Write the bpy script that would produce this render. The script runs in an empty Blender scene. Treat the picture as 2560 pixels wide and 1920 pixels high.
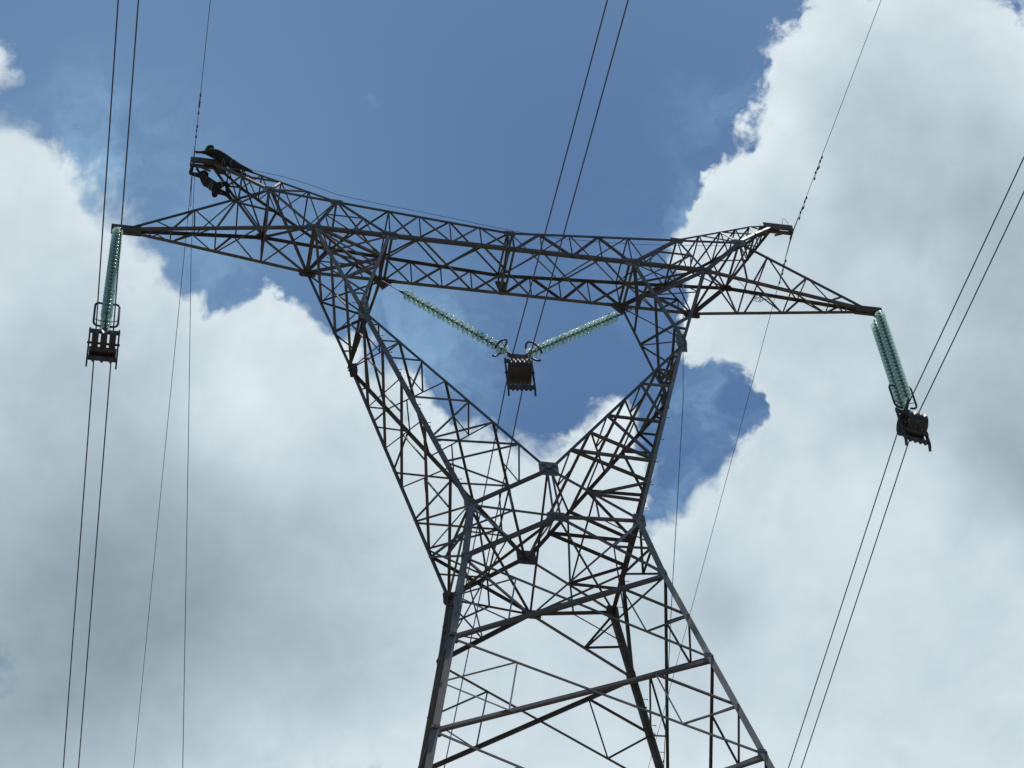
import bpy, bmesh, math, random
from mathutils import Vector, Matrix
random.seed(7)
V = Vector
scn = bpy.context.scene
COL = scn.collection

# ------------------------------------------------------------------ camera
PX_W, FPX = 2560.0, 5833.65
YAW, PITCH, ROLL = math.radians(15.925637), math.radians(51.611114), math.radians(-6.861080)
CAM = V((-11.92344, -40.81355, 1.6))
fwd = V((math.sin(YAW)*math.cos(PITCH), math.cos(YAW)*math.cos(PITCH), math.sin(PITCH)))
rgt0 = V((math.cos(YAW), -math.sin(YAW), 0)); up0 = rgt0.cross(fwd)
RGT = math.cos(ROLL)*rgt0 + math.sin(ROLL)*up0
UPV = -math.sin(ROLL)*rgt0 + math.cos(ROLL)*up0
cam = bpy.data.cameras.new('camera'); camo = bpy.data.objects.new('camera', cam); COL.objects.link(camo)
M = Matrix((RGT, UPV, -fwd)).transposed().to_4x4(); M.translation = CAM
camo.matrix_world = M
cam.sensor_width = 36.0; cam.lens = 36.0*FPX/PX_W; cam.clip_start = 0.1; cam.clip_end = 20000
scn.camera = camo
scn.view_settings.view_transform = 'Standard'; scn.view_settings.look = 'None'
scn.view_settings.exposure = 0.0; scn.view_settings.gamma = 1.0

# ------------------------------------------------------------------ sun
SUN_DIR = V((0.24, 0.075, 0.97)).normalized()
sun = bpy.data.lights.new('sun', 'SUN'); suno = bpy.data.objects.new('sun', sun); COL.objects.link(suno)
sun.energy = 3.0; sun.angle = math.radians(0.53); sun.color = (1.0, 0.96, 0.9)
suno.rotation_euler = SUN_DIR.to_track_quat('Z', 'Y').to_euler(); suno.location = (30, -20, 120)

# ------------------------------------------------------------------ world: sky with clouds
world = bpy.data.worlds.new('World'); scn.world = world; world.use_nodes = True
nt = world.node_tree; nt.nodes.clear()
def nd(kind, **kw):
    n = nt.nodes.new(kind)
    for k, v in kw.items(): setattr(n, k, v)
    return n
def lk(a, b): nt.links.new(a, b)
def val(node_in, v):
    if hasattr(v, 'links') or isinstance(v, bpy.types.NodeSocket): lk(v, node_in)
    else: node_in.default_value = v
def math_(op, a, b=0.0, c=None, clamp=False):
    n = nd('ShaderNodeMath', operation=op, use_clamp=clamp)
    val(n.inputs[0], a); val(n.inputs[1], b)
    if c is not None: val(n.inputs[2], c)
    return n.outputs[0]
def vmath(op, a, b=None, s=None):
    n = nd('ShaderNodeVectorMath', operation=op)
    val(n.inputs[0], a)
    if b is not None: val(n.inputs[1], b)
    if s is not None: val(n.inputs['Scale'], s)
    return n.outputs['Value'] if op in ('DOT_PRODUCT', 'DISTANCE', 'LENGTH') else n.outputs['Vector']
def maprange(v, a, b, c=0.0, d=1.0, smooth=True):
    n = nd('ShaderNodeMapRange', interpolation_type='SMOOTHSTEP' if smooth else 'LINEAR')
    val(n.inputs['Value'], v); val(n.inputs['From Min'], a); val(n.inputs['From Max'], b)
    val(n.inputs['To Min'], c); val(n.inputs['To Max'], d)
    return n.outputs['Result']
def noise(vec, scale, detail=6.0, rough=0.55, dist=0.0, colour=False):
    n = nd('ShaderNodeTexNoise', noise_dimensions='3D'); lk(vec, n.inputs['Vector'])
    n.inputs['Scale'].default_value = scale; n.inputs['Detail'].default_value = detail
    n.inputs['Roughness'].default_value = rough; n.inputs['Distortion'].default_value = dist
    return n.outputs['Color'] if colour else n.outputs['Fac']
def mixc(f, a, b, mode='MIX'):
    n = nd('ShaderNodeMix', data_type='RGBA', blend_type=mode)
    val(n.inputs[0], f); val(n.inputs[6], a); val(n.inputs[7], b)
    return n.outputs[2]
def lin(r, g, b):
    f = lambda c: c/12.92/255 if c/255 <= 0.04045 else ((c/255+0.055)/1.055)**2.4
    return (f(r), f(g), f(b), 1.0)

tc = nd('ShaderNodeTexCoord'); DIRV = tc.outputs['Generated']
# the clouds are laid out over the dome as tangent offsets round one fixed bearing (azimuth 15.9 deg, height 51.6 deg)
BF = V((0.170395, 0.597161, 0.783814)); BR = V((0.980425, -0.182382, -0.074186)); BU = V((-0.098653, -0.781112, 0.616549))
w_ = math_('MAXIMUM', vmath('DOT_PRODUCT', DIRV, tuple(BF)), 0.04)
u_ = math_('MULTIPLY', math_('DIVIDE', vmath('DOT_PRODUCT', DIRV, tuple(BR)), w_), FPX/1000.0)
v_ = math_('MULTIPLY', math_('DIVIDE', vmath('DOT_PRODUCT', DIRV, tuple(BU)), w_), FPX/1000.0)
cmb = nd('ShaderNodeCombineXYZ'); lk(u_, cmb.inputs[0]); lk(v_, cmb.inputs[1])
P0 = cmb.outputs[0]
def warp(vec, scale, amp, detail=3.0):
    c = noise(vec, scale, detail, 0.5, colour=True)
    c = vmath('SUBTRACT', c, (0.5, 0.5, 0.5))
    return vmath('ADD', vec, vmath('SCALE', c, s=amp))
P1 = warp(P0, 3.2, 0.16, 2.0)
P2 = warp(warp(P1, 7.5, 0.17, 3.0), 22.0, 0.06, 4.0)
def blobs(vec, table, base=0.0):
    acc = base
    for (x, y, r, s) in table:
        d = vmath('DISTANCE', vec, ((x-1280)/1000.0, (960-y)/1000.0, 0.0))
        acc = math_('ADD', acc, maprange(d, r/1000.0, 0.0, 0.0, s))
    return acc
def billow(vec, scale, detail=4.0, rough=0.5):
    n = nd('ShaderNodeTexVoronoi', voronoi_dimensions='3D', feature='F1', normalize=True)
    lk(vec, n.inputs['Vector']); n.inputs['Scale'].default_value = scale; n.inputs['Detail'].default_value = detail
    n.inputs['Roughness'].default_value = rough; 
    return n.outputs['Distance']
CLOUD = [  # x, y, reach, weight : heaps of cumulus
    (-60, 520, 480, 1.0), (120, 700, 420, 1.0), (60, 1000, 600, 1.0), (500, 1300, 760, 1.1), (680, 860, 240, .75), (790, 960, 260, .7),
    (900, 1150, 420, .8), (460, 880, 220, .6), (470, 850, 170, .55), (1830, 400, 200, .45), (1790, 520, 180, .3), (1790, 925, 110, .45), (1930, 975, 110, .55), (1150, 1300, 420, .8), (1480, 1300, 380, .8), (1250, 1750, 700, 1.2),
    (300, 1800, 800, 1.2), (1500, 1090, 170, .5), (1560, 1180, 160, .4), (1245, 1075, 140, .45), (-20, 150, 110, .55),
    (2230, 100, 430, 1.0), (2110, 420, 440, 1.0), (2050, 700, 440, .9), (2400, 900, 700, 1.2), (1930, 830, 300, .6), (2450, 300, 500, 1.0),
    (2050, 1450, 560, 1.1), (2000, 1120, 220, .45), (1880, 1180, 140, .6), (1790, 690, 220, .7), (1800, 840, 150, .45), (1850, 560, 220, .4), (2400, 1700, 800, 1.3), (1750, 1700, 560, 1.0), (1700, 1430, 220, .35), (1810, 1320, 200, .4),
    (330, 620, 170, .3)]
HOLES = [(1330, 900, 330, -.9), (1730, 1010, 140, -1.1), (1820, 1010, 110, -.8), (1865, 1070, 80, -.7), (1770, 1130, 120, -.9), (1790, 1010, 30, .35), (1690, 1190, 90, -.8), (1650, 1280, 85, -.8), (470, 630, 170, -.7), (1100, 800, 190, -.5), (1650, 350, 260, -.5), (1560, 760, 200, -.35), (900, 680, 180, -.3), (1640, 1340, 80, -.6)]
field = blobs(P2, CLOUD + HOLES)
bil = billow(warp(P0, 8.0, 0.06, 3.0), 7.0, 4.0, 0.55)
fine = noise(P1, 5.0, 9.0, 0.66)
field2 = math_('ADD', field, math_('MULTIPLY', math_('SUBTRACT', 0.34, bil), 1.0))
field2 = math_('ADD', field2, math_('MULTIPLY', math_('SUBTRACT', fine, 0.5), 1.35))
SOFT = [(1800, 1060, 260, .5), (1700, 1250, 160, .4), (250, 600, 420, .5), (420, 800, 320, .35), (1080, 880, 260, .5), (0, 300, 300, .3), (1800, 1150, 200, .15), (1650, 600, 200, .25)]
soft = math_('ADD', blobs(P0, SOFT), maprange(noise(P0, 3.3, 2.0, 0.5), 0.46, 0.72, 0.0, 0.75))
alpha = maprange(field2, math_('SUBTRACT', 0.40, math_('MULTIPLY', soft, 0.25)), math_('ADD', 0.60, math_('MULTIPLY', soft, 0.6)))
VEIL = [(1080, 880, 330, .7), (560, 740, 210, .5), (330, 460, 420, .45), (1660, 640, 260, .5), (1780, 300, 200, .3), (1830, 1030, 220, .75), (1700, 1240, 200, .7), (1900, 230, 160, .4), (1740, 520, 160, .45), (200, 330, 250, .4)]
veil = blobs(P2, VEIL)
veil = math_('MULTIPLY', veil, maprange(noise(P2, 4.0, 8.0, 0.62), 0.36, 0.72), clamp=True)
DARK = [(-40, 1620, 950, .82), (420, 1500, 600, .34), (700, 1400, 420, .22), (950, 1500, 420, .16), (720, 880, 260, -.30), (1880, 420, 220, -.22), (1960, 130, 220, -.18), (2150, 1350, 450, -.12), (600, 1050, 300, -.10), (2240, 610, 200, -.14), (1560, 1100, 160, -.2), (2640, 1000, 560, .62), (2560, 480, 420, .45), (2330, 620, 330, .22), (2400, 1150, 300, .12), (1800, 1500, 240, .2), (860, 1650, 360, .25), (300, 960, 330, .12), (2650, 1300, 420, .25), (1650, 1640, 360, .2), (1300, 1600, 300, .08), (2150, 420, 520, .22), (2120, 560, 200, .12), (1900, 900, 300, .08), (700, 1100, 500, .10), (960, 1020, 150, .12)]
dark = blobs(warp(P0, 1.8, 0.55, 4.0), DARK)
nz1 = noise(P0, 2.1, 5.0, 0.45)
off = vmath('ADD', warp(P0, 8.0, 0.06, 3.0), (0.018, 0.04, 0.0))
bil2 = billow(off, 7.0, 4.0, 0.55)
rim = maprange(field2, 0.40, 1.05, 1.0, 0.0)
relief = math_('MULTIPLY', math_('MULTIPLY', math_('SUBTRACT', bil2, bil), 1.0), math_('ADD', math_('MULTIPLY', rim, 0.85), 0.15))
wisp = math_('MULTIPLY', math_('SUBTRACT', noise(P1, 7.0, 8.0, 0.6), 0.5), 0.30)
depthf = maprange(field2, 0.5, 1.9, 0.0, 0.20)
shade = math_('ADD', dark, math_('MULTIPLY', math_('SUBTRACT', nz1, 0.5), 0.42))
shade = math_('ADD', shade, wisp)
shade = math_('SUBTRACT', math_('ADD', shade, depthf), relief)
ramp = nd('ShaderNodeValToRGB'); lk(math_('MULTIPLY', math_('ADD', shade, 0.17), 0.80, clamp=True), ramp.inputs[0])
el = ramp.color_ramp.elements
el[0].position = 0.0; el[0].color = lin(224, 236, 241)
el[1].position = 1.0; el[1].color = lin(138, 157, 167)
e = el.new(0.25); e.color = lin(205, 220, 227)
e = el.new(0.52); e.color = lin(178, 196, 206)
SKY_STRENGTH = 0.10
sky = nd('ShaderNodeTexSky', sky_type='NISHITA'); sky.sun_disc = False
sky.sun_elevation = math.asin(SUN_DIR.z); sky.sun_rotation = math.atan2(SUN_DIR.x, SUN_DIR.y)
sky.altitude = 300; sky.air_density = 1.0; sky.dust_density = 1.2; sky.ozone_density = 1.0
blue = mixc(1.0, sky.outputs[0], (1.0, 1.0, 1.0, 1), 'MULTIPLY')
SKY_TINT = blue.node.inputs[7]
SKY_TINT.default_value = (0.385, 0.61, 0.79, 1)
cl = mixc(1.0, ramp.outputs[0], (1/SKY_STRENGTH,)*3 + (1,), 'MULTIPLY')
veilc = tuple(c/SKY_STRENGTH for c in lin(168, 210, 240)[:3]) + (1,)
HAZY = [(100, 350, 1500, .20), (700, 900, 900, .08), (1500, 900, 700, .04)]
s0 = mixc(blobs(P0, HAZY), blue, veilc)
s1 = mixc(math_('MULTIPLY', veil, 0.7), s0, veilc)
near = maprange(vmath('DOT_PRODUCT', DIRV, tuple(BF)), 0.3, 0.75)     # farther round the dome: loose scattered clouds
loose = maprange(noise(DIRV, 2.2, 8.0, 0.58), 0.56, 0.7)
a_all = math_('ADD', math_('MULTIPLY', alpha, near), math_('MULTIPLY', loose, math_('SUBTRACT', 1.0, near)), clamp=True)
s2 = mixc(a_all, s1, cl)
bg = nd('ShaderNodeBackground'); bg.inputs['Strength'].default_value = SKY_STRENGTH
lk(s2, bg.inputs['Color'])
wo = nd('ShaderNodeOutputWorld'); lk(bg.outputs[0], wo.inputs['Surface'])
world.cycles.sampling_method = 'MANUAL'; world.cycles.sample_map_resolution = 512

# ------------------------------------------------------------------ materials
def material(name, c1, c2, scale=6.0, rough=0.6, metal=0.0, vary=0.25, bump=0.0, detail=5.0, spec=0.5, rust=0.0):
    m = bpy.data.materials.new(name); m.use_nodes = True
    t = m.node_tree; b = t.nodes['Principled BSDF']
    co = t.nodes.new('ShaderNodeTexCoord'); n = t.nodes.new('ShaderNodeTexNoise')
    n.inputs['Scale'].default_value = scale; n.inputs['Detail'].default_value = detail; n.inputs['Roughness'].default_value = 0.65
    t.links.new(co.outputs['Object'], n.inputs['Vector'])
    r = t.nodes.new('ShaderNodeValToRGB'); t.links.new(n.outputs['Fac'], r.inputs[0])
    r.color_ramp.elements[0].position = 0.32; r.color_ramp.elements[0].color = (*c1, 1)
    r.color_ramp.elements[1].position = 0.68; r.color_ramp.elements[1].color = (*c2, 1)
    oi = t.nodes.new('ShaderNodeObjectInfo'); mr = t.nodes.new('ShaderNodeMapRange')
    mr.inputs['To Min'].default_value = 1-vary; mr.inputs['To Max'].default_value = 1+vary
    t.links.new(oi.outputs['Random'], mr.inputs['Value'])
    mx = t.nodes.new('ShaderNodeVectorMath'); mx.operation = 'SCALE'
    t.links.new(r.outputs['Color'], mx.inputs[0]); t.links.new(mr.outputs['Result'], mx.inputs['Scale'])
    colour = mx.outputs['Vector']
    if rust:
        n2 = t.nodes.new('ShaderNodeTexNoise'); n2.inputs['Scale'].default_value = 1.1; n2.inputs['Detail'].default_value = 9; n2.inputs['Roughness'].default_value = .75
        t.links.new(co.outputs['Object'], n2.inputs['Vector'])
        m2 = t.nodes.new('ShaderNodeMapRange'); m2.inputs['From Min'].default_value = .53; m2.inputs['From Max'].default_value = .66; m2.inputs['To Max'].default_value = rust
        t.links.new(n2.outputs['Fac'], m2.inputs['Value'])
        mr2 = t.nodes.new('ShaderNodeMix'); mr2.data_type = 'RGBA'; mr2.inputs[7].default_value = (.105, .060, .040, 1)
        t.links.new(m2.outputs['Result'], mr2.inputs[0]); t.links.new(colour, mr2.inputs[6]); colour = mr2.outputs[2]
    t.links.new(colour, b.inputs['Base Color'])
    b.inputs['Roughness'].default_value = rough; b.inputs['Metallic'].default_value = metal
    b.inputs['Specular IOR Level'].default_value = spec
    if bump:
        bp = t.nodes.new('ShaderNodeBump'); bp.inputs['Strength'].default_value = bump; bp.inputs['Distance'].default_value = 0.01
        t.links.new(n.outputs['Fac'], bp.inputs['Height']); t.links.new(bp.outputs['Normal'], b.inputs['Normal'])
    return m
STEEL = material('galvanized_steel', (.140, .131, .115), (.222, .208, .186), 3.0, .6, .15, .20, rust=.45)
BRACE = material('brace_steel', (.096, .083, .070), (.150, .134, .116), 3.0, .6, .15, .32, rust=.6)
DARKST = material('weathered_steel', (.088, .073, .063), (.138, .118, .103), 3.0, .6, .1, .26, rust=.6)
NEWZ = material('new_zinc_steel', (.22, .235, .235), (.31, .325, .32), 4.0, .45, .3, .15, rust=.2)
PLATE = material('gusset_steel', (.13, .125, .115), (.27, .265, .245), 5.0, .55, .25, .15)
IRON = material('block_iron', (.060, .050, .044), (.13, .108, .09), 6.0, .55, .3, .15)
RUBBER = material('sheave_nylon', (.050, .042, .036), (.10, .082, .068), 5.0, .5, 0, .1)
CAPM = material('cap_iron', (.10, .10, .09), (.18, .17, .15), 12.0, .5, .4, .15)
WIRE = material('aluminium_wire', (.10, .10, .10), (.15, .15, .145), 20.0, .5, .4, .1)
ROPE = material('teal_rope', (.05, .20, .22), (.08, .30, .32), 30.0, .8, 0, .1)
ROPE2 = material('blue_rope', (.06, .10, .16), (.10, .15, .22), 30.0, .8, 0, .1)
SKIN = material('skin', (.16, .08, .05), (.21, .11, .075), 10.0, .55, 0, .05)
CLOTH = material('dark_workwear', (.018, .018, .022), (.035, .034, .038), 14.0, .9, 0, .1, .3)
CAMO = material('camouflage_cloth', (.022, .019, .015), (.07, .052, .034), 11.0, .9, 0, .05, .2, 2.0)
HELM = material('green_helmet', (.03, .34, .13), (.05, .42, .17), 4.0, .3, 0, .03)
HELM2 = material('dark_helmet', (.02, .02, .03), (.03, .03, .045), 4.0, .35, 0, .03)
STRAP = material('harness_webbing', (.25, .25, .26), (.4, .4, .4), 20.0, .8, 0, .05)
CONC = material('concrete', (.30, .29, .27), (.42, .41, .38), 2.0, .9, 0, .05, .3)
GLASS = bpy.data.materials.new('green_glass'); GLASS.use_nodes = True
gt = GLASS.node_tree; gb = gt.nodes['Principled BSDF']
gb.inputs['Base Color'].default_value = (.56, .78, .69, 1); gb.inputs['Specular IOR Level'].default_value = .8
gn = gt.nodes.new('ShaderNodeTexNoise'); gn.inputs['Scale'].default_value = 25
gr_ = gt.nodes.new('ShaderNodeMapRange'); gr_.inputs['To Min'].default_value = .04; gr_.inputs['To Max'].default_value = .2
gt.links.new(gn.outputs['Fac'], gr_.inputs['Value']); gt.links.new(gr_.outputs['Result'], gb.inputs['Roughness'])
gtr = gt.nodes.new('ShaderNodeBsdfTransparent'); gtr.inputs['Color'].default_value = (.88, .97, .94, 1)
gtl = gt.nodes.new('ShaderNodeBsdfTranslucent'); gtl.inputs['Color'].default_value = (.84, .98, .91, 1)
gm1 = gt.nodes.new('ShaderNodeMixShader'); gm1.inputs[0].default_value = .7
gt.links.new(gb.outputs[0], gm1.inputs[1]); gt.links.new(gtl.outputs[0], gm1.inputs[2])
ggl = gt.nodes.new('ShaderNodeBsdfGlossy'); ggl.inputs['Roughness'].default_value = .2
gm3 = gt.nodes.new('ShaderNodeMixShader'); gm3.inputs[0].default_value = .30
gt.links.new(gm1.outputs[0], gm3.inputs[1]); gt.links.new(ggl.outputs[0], gm3.inputs[2])
gm2 = gt.nodes.new('ShaderNodeMixShader'); gm2.inputs[0].default_value = .48
gt.links.new(gtr.outputs[0], gm2.inputs[1]); gt.links.new(gm3.outputs[0], gm2.inputs[2])
gt.links.new(gm2.outputs[0], gt.nodes['Material Output'].inputs['Surface'])

# ------------------------------------------------------------------ helpers
def obj(name, bm, mat, parent=None):
    me = bpy.data.meshes.new(name); bm.to_mesh(me); bm.free()
    for m in (mat if isinstance(mat, (list, tuple)) else [mat]): me.materials.append(m)
    o = bpy.data.objects.new(name, me); COL.objects.link(o)
    if parent: o.parent = parent
    return o
def tag(o, label=None, cat=None, group=None, kind=None):
    if label: o['label'] = label
    if cat: o['category'] = cat
    if group: o['group'] = group
    if kind: o['kind'] = kind
    return o
def empty(name, loc=(0, 0, 0), parent=None):
    o = bpy.data.objects.new(name, None); COL.objects.link(o); o.location = loc; o.empty_display_size = .2
    if parent: o.parent = parent
    return o
def smooth(bm):
    for f in bm.faces: f.smooth = True
def add_lbar(bm, A, B, w, a1, a2, t=None, w2=None):
    """an L-shaped steel angle from A to B, its heel on the line, flanges towards a1 and a2"""
    A, B = V(A), V(B); d = (B-A).normalized(); t = t or max(.008, w*.1); w2 = w2 or w
    a1 = V(a1); a1 = (a1 - d*a1.dot(d)).normalized()
    a2 = V(a2); a2 = a2 - d*a2.dot(d); a2 = (a2 - a1*a2.dot(a1)).normalized()
    prof = [(0, 0), (w, 0), (w, t), (t, t), (t, w2), (0, w2)]
    ra = [bm.verts.new(A + a1*x + a2*y) for x, y in prof]
    rb = [bm.verts.new(B + a1*x + a2*y) for x, y in prof]
    for i in range(6):
        j = (i+1) % 6; bm.faces.new((ra[i], ra[j], rb[j], rb[i]))
    bm.faces.new(ra[::-1]); bm.faces.new(rb)
def add_box(bm, c, s, rot=None):
    c = V(c); R = rot or Matrix.Identity(3)
    vs = [bm.verts.new(c + R @ V((sx*s[0]/2, sy*s[1]/2, sz*s[2]/2))) for sx in (-1, 1) for sy in (-1, 1) for sz in (-1, 1)]
    for q in ((0, 1, 3, 2), (4, 6, 7, 5), (0, 4, 5, 1), (2, 3, 7, 6), (0, 2, 6, 4), (1, 5, 7, 3)):
        bm.faces.new([vs[i] for i in q])
def frame_of(d):
    d = V(d).normalized(); u = d.orthogonal().normalized(); return u, d.cross(u)
def add_tube(bm, pts, r, seg=8, cap=True, closed=False):
    pts = [V(p) for p in pts]; rings = []; n = len(pts); u = None
    for i, p in enumerate(pts):
        if closed: d = pts[(i+1) % n] - pts[i-1]
        else: d = pts[min(i+1, n-1)] - pts[max(i-1, 0)]
        d.normalize()
        if u is None: u, v = frame_of(d)
        else:
            u = (u - d*u.dot(d)).normalized(); v = d.cross(u)
        rr = r[i] if isinstance(r, (list, tuple)) else r
        rings.append([bm.verts.new(p + (u*math.cos(2*math.pi*k/seg) + v*math.sin(2*math.pi*k/seg))*rr) for k in range(seg)])
    m = n if closed else n-1
    for i in range(m):
        a, b = rings[i], rings[(i+1) % n]
        for k in range(seg): bm.faces.new((a[k], a[(k+1) % seg], b[(k+1) % seg], b[k]))
    if cap and not closed:
        bm.faces.new(rings[0][::-1]); bm.faces.new(rings[-1])
def add_lathe(bm, prof, seg=20, mat4=None, closed=False):
    mat4 = mat4 or Matrix.Identity(4); rings = []
    for r, z in prof:
        if r < 1e-6: rings.append([bm.verts.new(mat4 @ V((0, 0, z)))])
        else: rings.append([bm.verts.new(mat4 @ V((r*math.cos(2*math.pi*k/seg), r*math.sin(2*math.pi*k/seg), z))) for k in range(seg)])
    n = len(rings)
    for i in range(n if closed else n-1):
        a, b = rings[i], rings[(i+1) % n]
        for k in range(seg):
            k2 = (k+1) % seg
            if len(a) == 1: bm.faces.new((a[0], b[k2], b[k]))
            elif len(b) == 1: bm.faces.new((a[k], a[k2], b[0]))
            else: bm.faces.new((a[k], a[k2], b[k2], b[k]))
def add_plate(bm, c, poly, u, v, t):
    """flat steel plate: polygon (in u, v) round c, thickness t along u x v"""
    c, u, v = V(c), V(u).normalized(), V(v); v = (v - u*v.dot(u)).normalized(); n = u.cross(v)
    a = [bm.verts.new(c + u*x + v*y - n*t/2) for x, y in poly]; b = [bm.verts.new(c + u*x + v*y + n*t/2) for x, y in poly]
    bm.faces.new(a[::-1]); bm.faces.new(b); k = len(poly)
    for i in range(k): bm.faces.new((a[i], a[(i+1) % k], b[(i+1) % k], b[i]))
def add_cyl(bm, a, b, r, seg=8): add_tube(bm, [a, b], r, seg)

# ------------------------------------------------------------------ ground
bm = bmesh.new(); add_box(bm, (0, 0, -.5), (9000, 9000, 1)); bmesh.ops.recalc_face_normals(bm, faces=bm.faces)
GROUND = material('grassy_ground', (.10, .095, .055), (.20, .185, .12), .08, .95, 0, 0, 0, 10)
tag(obj('ground', bm, GROUND), kind='structure')

# ------------------------------------------------------------------ the lattice tower
NODE = dict(S=(6.19, .89, 60.89), U=(3.83, .89, 60.89), T=(5.46, .92, 62.41), P=(7.566, .93, 62.652), E=(4.87, 1.148, 56.60), W=(2.33, 1.713, 47.575),
    C=(0, 1.653, 49.43), H=(0, 1.807, 47.33), MT=(0, .85, 61.85), MB=(0, .89, 60.92), L1=(2.673, 1.929, 45.292), L2=(3.284, 2.442, 41.788),
    L3=(3.949, 2.888, 38.254), L4=(4.85, 3.49, 33.45), L5=(5.98, 4.25, 27.45), L6=(7.4, 5.2, 19.9), L7=(9.1, 6.35, 10.8), L0=(11.1, 7.7, 0.35))
def N(k, sx=1, sy=1):
    x, y, z = NODE[k]; return V((x*sx, y*sy, z))
def L(a, b, t): return a + (b-a)*t

tower = empty('transmission_tower')
tag(tower, 'tall steel lattice power tower with a wineglass shaped head and two pointed side arms', 'power tower')
def jit(): return random.uniform(0.002, .016)
def brace(par, A, B, w, n, mat=None, name='lattice_brace', flip=1):
    """bracing angle lying in a face with outward normal n"""
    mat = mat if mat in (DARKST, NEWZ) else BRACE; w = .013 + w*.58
    A, B, n = V(A), V(B), V(n).normalized(); d = (B-A).normalized(); n = (n - d*n.dot(d)).normalized()
    o = -n*jit(); a1 = d.cross(n)*flip
    bm = bmesh.new(); add_lbar(bm, A+o-a1*w/2, B+o-a1*w/2, w, a1, -n, max(.007, w*.1))
    return obj(name, bm, mat, par)
def chord(par, A, B, w, a1, a2, mat=STEEL, name='main_chord'):
    bm = bmesh.new(); w = w*.69; add_lbar(bm, A, B, w, a1, a2, max(.010, w*.1)); return obj(name, bm, mat, par)
def gusset(par, c, poly, u, v, t=.024, mat=PLATE, bolts=()):
    bm = bmesh.new(); add_plate(bm, c, poly, u, v, t)
    u = V(u).normalized(); v = V(v); v = (v-u*v.dot(u)).normalized(); n = u.cross(v)
    for x, y in bolts:
        p = V(c)+u*x+v*y; add_cyl(bm, p-n*(t/2+.028), p+n*(t/2+.028), .022, 6)
    return obj('gusset_plate', bm, mat, par)
def octo(w, h, c=.3): return [(-w*(1-c), -h), (w*(1-c), -h), (w, -h*(1-c)), (w, h*(1-c)), (w*(1-c), h), (-w*(1-c), h), (-w, h*(1-c)), (-w, -h*(1-c))]
X, Y, Z = V((1, 0, 0)), V((0, 1, 0)), V((0, 0, 1))
def grid(w, h, n, m): return [(-w+2*w*i/(n-1), -h+2*h*j/(m-1)) for i in range(n) for j in range(m)]

# ---- lower body: four legs and their bracing
body = empty('tower_body', parent=tower)
legs = {}
seq = ['W', 'L1', 'L2', 'L3', 'L4', 'L5', 'L6', 'L7', 'L0']
for sx in (-1, 1):
    for sy in (-1, 1):
        bm = bmesh.new()
        for a, b in zip(seq, seq[1:]): add_lbar(bm, N(a, sx, sy), N(b, sx, sy), .17, -X*sx, -Y*sy, .018)
        lg = obj('leg', bm, STEEL, tower); legs[(sx, sy)] = lg
        for k in ('L1', 'L2', 'L3'):
            p = N(k, sx, sy); bm = bmesh.new()
            add_plate(bm, p + V((-.11*sx, -.024*sy, 0)), octo(.12, .19), X, Z, .016)
            add_plate(bm, p + V((-.024*sx, -.10*sy, 0)), octo(.10, .17), Y, Z, .016)
            obj('gusset_plate', bm, PLATE, lg)
        for k in range(0, 14):          # bolted splice just under the waist
            pass
        foot = N('L0', sx, sy); bm = bmesh.new()
        add_lathe(bm, [(0, .4), (.45, .4), (.55, .3), (.6, -.2), (0, -.2)], 20, Matrix.Translation((foot.x, foot.y, 0)))
        obj('concrete_footing', bm, CONC, lg)
def step_bolts(par, A, B, out, side, n, r=.011, ln=.17):
    A, B = V(A), V(B)
    for i in range(n):
        p = L(A, B, (i+.5)/n); dr = V(out) if i % 2 else V(side); dr.normalize()
        bm = bmesh.new(); add_cyl(bm, p, p+dr*ln, r, 6); add_cyl(bm, p+dr*ln, p+dr*(ln+.016), r*1.9, 6)
        obj('step_bolt', bm, STEEL, par)
step_bolts(legs[(1, 1)], N('L1', 1, 1), N('L3', 1, 1), X, -Y, 17)
def panel_x(a, b, sx, sy, face, wmain, wthin, red=True):
    """X panel between level a and level b; face 'f' = across x, 's' = across y; secondary bracing near the legs"""
    for s in (-1, 1):
        if face == 'f':
            n = V((0, sy, .12)); A0, B0, A1, B1 = N(a, s, sy), N(b, s, sy), N(a, -s, sy), N(b, -s, sy)
        else:
            n = V((sx, 0, .18)); A0, B0, A1, B1 = N(a, sx, s), N(b, sx, s), N(a, sx, -s), N(b, sx, -s)
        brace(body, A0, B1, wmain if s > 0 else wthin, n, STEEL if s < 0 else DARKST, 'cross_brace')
        if red:
            r = L(A0, B0, .5); p = L(A0, B1, .22); q = L(B0, A1, .26)
            brace(body, r, p, .07, n, STEEL, 'secondary_brace'); brace(body, r, q, .05, n, NEWZ if face == 'f' and s < 0 else STEEL, 'secondary_brace')
            brace(body, p, q, .05, n, NEWZ if (face == 'f' and (s < 0 or i % 2)) else STEEL, 'secondary_brace')
levels = ['L1', 'L2', 'L3', 'L4', 'L5', 'L6', 'L7', 'L0']
for i, (a, b) in enumerate(zip(levels, levels[1:])):
    for s in (-1, 1):
        panel_x(a, b, 0, s, 'f', .15, .10, i < 3)
        panel_x(a, b, s, 0, 's', .21, .09, i < 3)
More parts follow.
